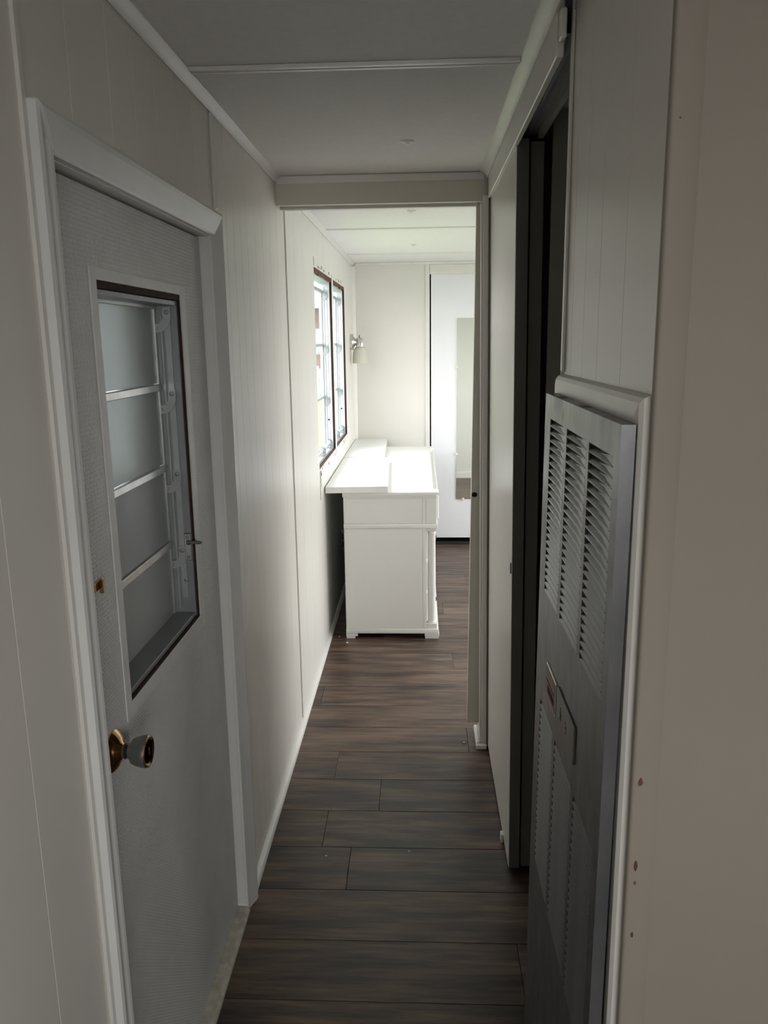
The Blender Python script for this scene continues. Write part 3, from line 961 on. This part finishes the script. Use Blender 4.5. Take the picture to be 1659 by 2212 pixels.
# ------------------------------------------------------------------ bedroom back wall and closet slider
wall_back = struct('wall_back', MB().box(-0.6, 0.0735, YB, YB + 0.06, 0, ZC).box(0.0735, 3.06, YB, YB + 0.06, 2.062, ZC), 'wall_far', 'pale bedroom back wall beside the white sliding door', 'wall')
struct('trim_21', MB().box(0.041, 0.0715, YB - 0.008, YB, 0, 2.128, 0.002), 'trim', 'upright pale trim between bedroom back wall and sliding door', 'trim')
struct('trim_22', MB().box(XL + 0.022, 2.98, YB - 0.010, YB, 2.120, ZC, 0.003), 'white_trim', 'white strip where bedroom back wall meets the ceiling', 'trim')
struct('trim_23', MB().box(0.0735, 2.98, YB - 0.008, YB - 0.0005, 2.050, 2.119, 0.002), 'trim', 'cream valance board over the white sliding door', 'trim')
struct('wall_closet_back', MB().box(0.0, 3.0, 6.70, 6.75, 0, ZC).box(0.0, 0.06, YB + 0.061, 6.70, 0, ZC), 'black', 'dark inside of the bedroom closet', 'wall')
door_4 = thing('door_4', (0.6, 6.165, 0.05), 'tall white sliding closet door with a mirror clipped to it', 'door', kind='structure')
obj('slab', MB().box(0.0835, 1.25, YB + 0.002, YB + 0.034, 0.052, 2.061, 0.001), 'slide_door', door_4)
obj('slab', MB().box(1.20, 2.98, YB + 0.040, YB + 0.070, 0.052, 2.061, 0.001), 'slide_door', door_4)
obj('bottom_rail', MB().box(0.0760, 2.98, YB + 0.006, YB + 0.03, 0.0, 0.018), 'dark_metal', door_4)
mir = thing('mirror', (0.45, YB, 0.362), 'tall frameless mirror fixed with ivory clips on the white sliding door', 'mirror')
obj('glass', MB().box(0.276, 0.63, YB - 0.0045, YB + 0.0018, 0.362, 1.733), 'mirror', mir, smooth=False)
for x, z, v in ((0.276, 1.375, 0), (0.276, 0.715, 0), (0.330, 0.362, 1), (0.63, 1.375, 0), (0.63, 0.715, 0), (0.57, 0.362, 1)):
    cl = MB().lathe([(0.011, 0), (0.011, 0.006), (0.008, 0.009), (0, 0.009)], (x, YB - 0.0046, z), (0, -1, 0), 12)
    c_o = obj('clip', cl, 'clip', mir)
    obj('screw', MB().lathe([(0.003, 0), (0, 0.0015)], (x, YB - 0.0136, z), (0, -1, 0), 8), 'steel', c_o)

# bedroom right wall and rooms behind the camera (out of view, window openings added and sized for their light)
struct('wall_bedroom_right', MB().box(3.0, 3.1, 3.057, 3.35, 0, ZC).box(3.0, 3.1, 5.85, 6.75, 0, ZC).box(3.0, 3.1, 3.35, 5.85, 0, 0.5).box(3.0, 3.1, 3.35, 5.85, 2.0, ZC), 'wall_far', 'bedroom side wall with a wide unseen window sized for its light opposite the dresser', 'wall')
struct('wall_near_right', MB().box(2.2, 2.3, -2.5, -1.2, 0, ZC).box(2.2, 2.3, -0.6, 0.93, 0, ZC).box(2.2, 2.3, -1.2, -0.6, 0, 1.05).box(2.2, 2.3, -1.2, -0.6, 1.85, ZC), 'plain_wall', 'beige side wall of the room before the hall', 'wall')  # unseen window opening, sized to light the near room
struct('wall_near_end', MB().box(-0.6, 0.15, -2.6, -2.5, 0, ZC).box(1.35, 2.3, -2.6, -2.5, 0, ZC).box(0.15, 1.35, -2.6, -2.5, 0, 0.8).box(0.15, 1.35, -2.6, -2.5, 2.0, ZC), 'plain_wall', 'beige end wall of the room before the hall', 'wall')  # window opening added to send light down the hall

# ------------------------------------------------------------------ dresser
DYa, DYb = 4.098, 5.915
dr = thing('dresser', (-0.18, (DYa + DYb) / 2, 0), 'long white dresser with turned corner columns and dark knobs', 'dresser')
BX0, BX1 = -0.404, 0.029
body = MB().box(BX0, BX1, DYa, DYb, 0.030, 0.612)
body.box(BX0, 0.083, DYa, DYb, 0.637, 0.780)
body_o = obj('body', body, 'dresser', dr, smooth=False)
for (z0, z1, x1, dd) in ((0.612, 0.637, 0.089, 0.005), (0.030, 0.056, 0.094, 0.006)):
    obj('band', MB().box(BX0 - 0.001, x1, DYa - dd, DYb + dd, z0, z1, 0.0025, 2), 'dresser', dr)
# side panel relief: raised field and strip on the end panels
for yf, s in ((DYa, -1), (DYb, 1)):
    rel = MB()
    rel.box(BX0 + 0.004, 0.008, yf, yf + s * 0.003, 0.058, 0.610, 0.001)
    rel.box(0.0105, 0.0265, yf, yf + s * 0.002, 0.058, 0.610, 0.001)
    rel.box(BX0 + 0.004, 0.008, yf, yf + s * 0.003, 0.639, 0.772, 0.001)
    rel.box(0.0105, 0.0265, yf, yf + s * 0.002, 0.639, 0.772, 0.001)
    rel.box(0.029, 0.083, yf, yf + s * 0.003, 0.639, 0.772, 0.001)
    obj('end_panel', rel, 'dresser', dr, smooth=False)
# top with corner breaks and under-moulding
def top_outline(o, xm, xc):
    ya, yb = DYa - 0.008 - o, DYb + 0.008 + o
    return [(BX0 - 0.004, ya), (xc + o, ya), (xc + o, ya + 0.085 + 2 * o), (xm + o, ya + 0.10 + 2 * o), (xm + o, yb - 0.10 - 2 * o), (xc + o, yb - 0.085 - 2 * o), (xc + o, yb), (BX0 - 0.004, yb)]
obj('top', MB().prism(top_outline(0, 0.066, 0.092), 'z', 0.8035, 0.806).prism(top_outline(0.003, 0.066, 0.092), 'z', 0.7915, 0.8035), 'dresser', dr, smooth=False)
obj('moulding', MB().prism(top_outline(-0.004, 0.066, 0.086), 'z', 0.780, 0.7915), 'dresser', dr, smooth=False)
for yc in (DYa + 0.030, DYb - 0.030):
    col = MB().lathe([(0.024, 0.085), (0.024, 0.092), (0.0205, 0.096), (0.0205, 0.110), (0.0215, 0.30), (0.0200, 0.575), (0.0225, 0.579), (0.0225, 0.584), (0.0200, 0.587), (0.0245, 0.593), (0.0245, 0.596)], (0.058, yc, 0), (0, 0, 1), 28)
    c_o = obj('column', col, 'dresser', dr)
    obj('column_base', MB().box(0.030, 0.086, yc - 0.028, yc + 0.028, 0.057, 0.0845, 0.002), 'dresser', c_o, smooth=False)
    obj('column_capital', MB().box(0.030, 0.086, yc - 0.028, yc + 0.028, 0.5965, 0.6115, 0.002), 'dresser', c_o, smooth=False)
for xa, xb in ((BX0, -0.345), (0.022, 0.094)):
    for ya in (DYa, DYb - 0.06):
        ft = MB().box(xa, xb - 0.012 if xb < 0 else xb, ya - 0.002 if ya == DYa else ya, ya + 0.062, 0.0, 0.013, 0.001)
        ft.box(xa - 0.002, xb + 0.003, ya - 0.004 if ya == DYa else ya, ya + 0.064, 0.013, 0.0295, 0.002)
        obj('foot', ft, 'dresser', dr, smooth=False)
# drawers on the front (facing the room)
kn_me = None
for ci in range(3):
    ya = DYa + 0.075 + ci * (DYb - DYa - 0.15) / 3
    yb = ya + (DYb - DYa - 0.15) / 3 - 0.012
    for (z0, z1, xf) in ((0.645, 0.772, 0.083), (0.075, 0.235, 0.029), (0.250, 0.410, 0.029), (0.425, 0.595, 0.029)):
        d_o = obj('drawer', MB().box(xf, xf + 0.014, ya, yb, z0, z1, 0.003), 'dresser', dr, smooth=False)
        for yk in (() if xf > 0.05 else (ya + (yb - ya) * 0.25, ya + (yb - ya) * 0.75)):
            if kn_me is None:
                kn_me = MB().lathe([(0.006, 0), (0.006, 0.024), (0.013, 0.030), (0.015, 0.038), (0.010, 0.044), (0, 0.045)], (0, 0, 0), (1, 0, 0), 14).mesh('knob')
                smooth_mesh(kn_me)
                kn_me.materials.append(MAT['dark_metal'])
            k = bpy.data.objects.new('knob', kn_me)
            k.location = (xf + 0.014, yk, (z0 + z1) / 2)
            C.objects.link(k)
            k.parent = d_o

# loose boards on the dresser
def board(name, pts, z0, z1, label):
    b = thing(name, (sum(p[0] for p in pts) / 4, sum(p[1] for p in pts) / 4, z0), label, 'board', None)
    mb = MB().prism(pts, 'z', z0, z1 - 0.0035)
    obj('core', mb, 'board', b, smooth=False)
    ins = 0.0
    obj('facing', MB().prism([(p[0], p[1]) for p in pts], 'z', z1 - 0.0034, z1), 'board', b, smooth=False)
    return b


B1 = board('shelf_board', [(-0.493, 4.070), (-0.170, 4.088), (-0.201, 5.128), (-0.4965, 5.140)], 0.8065, 0.838, 'chipped white shelf board overhanging the dresser end')
B2 = board('shelf_board', [(-0.4965, 5.150), (-0.240, 5.150), (-0.256, 6.12), (-0.4965, 6.12)], 0.8065, 0.840, 'white shelf board on the dresser touching the bedroom back wall')
chips = MB()
for k in range(22):
    x = random.uniform(-0.22, -0.171)
    y = 4.0865 - (x + 0.170) * -0.05
    w_ = random.uniform(0.003, 0.012)
    chips.box(x, min(x + w_, -0.170), y - 0.0025, y + 0.001, 0.8375 - random.uniform(0.002, 0.006), 0.8385)
co = obj('chipped_edge', chips, 'board', B1, smooth=False)
co['kind'] = 'stuff'

# ------------------------------------------------------------------ wall sconce
sc = thing('wall_sconce', (XL, 5.87, 1.567), 'brushed nickel wall sconce with a frosted bell shade', 'wall lamp')
obj('wall_plate', MB().lathe([(0.057, 0), (0.057, 0.018), (0.054, 0.021), (0, 0.021)], (XL, 5.87, 1.570), (1, 0, 0), 32), 'nickel', sc)
obj('arm', MB().lathe([(0.042, 0.021), (0.030, 0.032), (0.017, 0.046), (0.012, 0.054), (0.012, 0.060)], (XL, 5.87, 1.570), (1, 0, 0), 28), 'nickel', sc)
cup = obj('socket_cup', MB().lathe([(0.0, 0.0), (0.012, 0.0), (0.021, -0.004), (0.025, -0.012), (0.0255, -0.058), (0.026, -0.064), (0.0, -0.064)], (-0.432, 5.87, 1.601), (0, 0, 1), 28), 'nickel', sc)
obj('switch', MB().lathe([(0.004, 0), (0.004, 0.004), (0.0025, 0.005), (0.003, 0.018), (0, 0.019)], (-0.435, 5.87, 1.601), (0.15, 0, 1), 10), 'dark_metal', cup)
obj('shade', MB().lathe([(0.022, 0.0), (0.034, -0.006), (0.045, -0.022), (0.050, -0.045), (0.0535, -0.080), (0.055, -0.118), (0.052, -0.118), (0.0505, -0.080), (0.047, -0.045), (0.042, -0.024), (0.032, -0.009), (0.022, -0.003)], (-0.432, 5.87, 1.537), (0, 0, 1), 32), 'shade', sc)

# outlet plate behind the dresser
ot = thing('outlet', (XL, 4.90, 0.345), 'dark metal outlet plate low on the wall behind the dresser', 'outlet')
op = obj('plate', MB().box(XL, XL + 0.008, 4.862, 4.938, 0.282, 0.408, 0.004, 2), 'steel', ot)
for z in (0.320, 0.370):
    obj('receptacle', MB().box(XL + 0.008, XL + 0.010, 4.882, 4.918, z - 0.016, z + 0.016, 0.002), 'dark_metal', op)

# crumbs of paint and plaster on the floor
for (x, y, s, lb) in ((-0.395, 4.03, 0.006, 'white plaster crumb on the floor in front of the dresser foot'), (-0.445, 4.12, 0.005, 'white plaster crumb on the floor by the baseboard'),
                  (-0.04, 2.25, 0.0035, 'pale flake on a dark plank before the doorway'), (-0.30, 2.22, 0.004, 'pale flake beside the baseboard on a dark plank'),
                  (0.17, 2.95, 0.005, 'white chip on the floor under the pocket door')):
    mb = MB().prism([(x + s * c * random.uniform(.7, 1.2), y + s * d * random.uniform(.7, 1.2)) for c, d in ((1, 0), (.5, .8), (-.5, .7), (-1, 0), (-.4, -.8), (.6, -.7))], 'z', 0.0003, s * 0.7)
    tag(obj('paint_crumb', mb, 'debris', smooth=False), lb, 'crumb', 'crumbs on the floor')

# ------------------------------------------------------------------ outdoors
struct('ground', MB().box(-60, 60, -30, 90, -0.9, -0.7), 'grass', 'sunlit green lawn outside the windows', 'lawn')
struct('bounce_ground', MB().box(0.5, 40, -30, 60, -0.7, -0.66).box(-14, 0.5, -30, -4, -0.7, -0.66), 'concrete', 'unseen pale concrete ground added for neutral bounce light around the home', 'bounce_ground')  # unseen grey ground, added to keep bounce light neutral
hs = thing('neighbour_house', (-8, 46, -0.7), 'low reddish house across the lawn', 'house')
obj('wall', MB().box(-16, -1.0, 42, 50, -0.7, 3.2), 'siding', hs)
obj('roof', MB().prism([(41.4, 3.2), (46, 5.2), (50.6, 3.2)], 'x', -16.5, -0.5), 'roof', hs)
for x in (-13, -9.5, -6.0, -3.4):
    w = obj('window', MB().box(x, x + 1.2, 41.93, 42.0, 0.9, 2.2), 'fence', hs)
    obj('pane', MB().box(x + 0.08, x + 1.12, 41.90, 41.93, 0.98, 2.12), 'alu_dark', w)
fe = thing('board_fence', (-9, 34, -0.7), 'white board fence at the end of the lawn', 'fence')
for k in range(17):
    obj('post', MB().box(-18 + k * 1.05, -17.9 + k * 1.05, 33.95, 34.05, -0.7, 0.55), 'fence', fe)
fme = MB().box(-0.46, 0.46, -0.02, 0.02, -0.55, 0.45).mesh('fence_board')
fme.materials.append(MAT['fence'])
for k in range(16):
    o = bpy.data.objects.new('fence_board', fme)
    o.location = (-17.425 + k * 1.05, 34, 0)
    C.objects.link(o)
    setparent(o, fe)
for i, (x, y, s) in enumerate(((-6.6, 38.0, 1.5), (-2.6, 39.0, 1.2))):
    tr_ = thing('garden_tree', (x, y, -0.7), ('rounder leafy tree' if i == 0 else 'smaller leafy tree') + ' behind the white fence', 'tree')
    obj('trunk', MB().cyl((x, y, -0.7), (0, 0, 1), 0.13, 3.2 + s), 'raw_wood', tr_)
    bm = bmesh.new()
    bmesh.ops.create_icosphere(bm, subdivisions=4, radius=s)
    for v in bm.verts:
        n_ = v.co.normalized()
        v.co *= 1 + 0.22 * math.sin(5 * n_.x + i) * math.sin(6 * n_.y) + random.uniform(-0.06, 0.06)
        v.co += Vector((x, y, 3.0 + s))
    me = bpy.data.meshes.new('crown')
    bm.to_mesh(me)
    bm.free()
    me.materials.append(MAT['leaf'])
    o = bpy.data.objects.new('crown', me)
    C.objects.link(o)
    setparent(o, tr_)
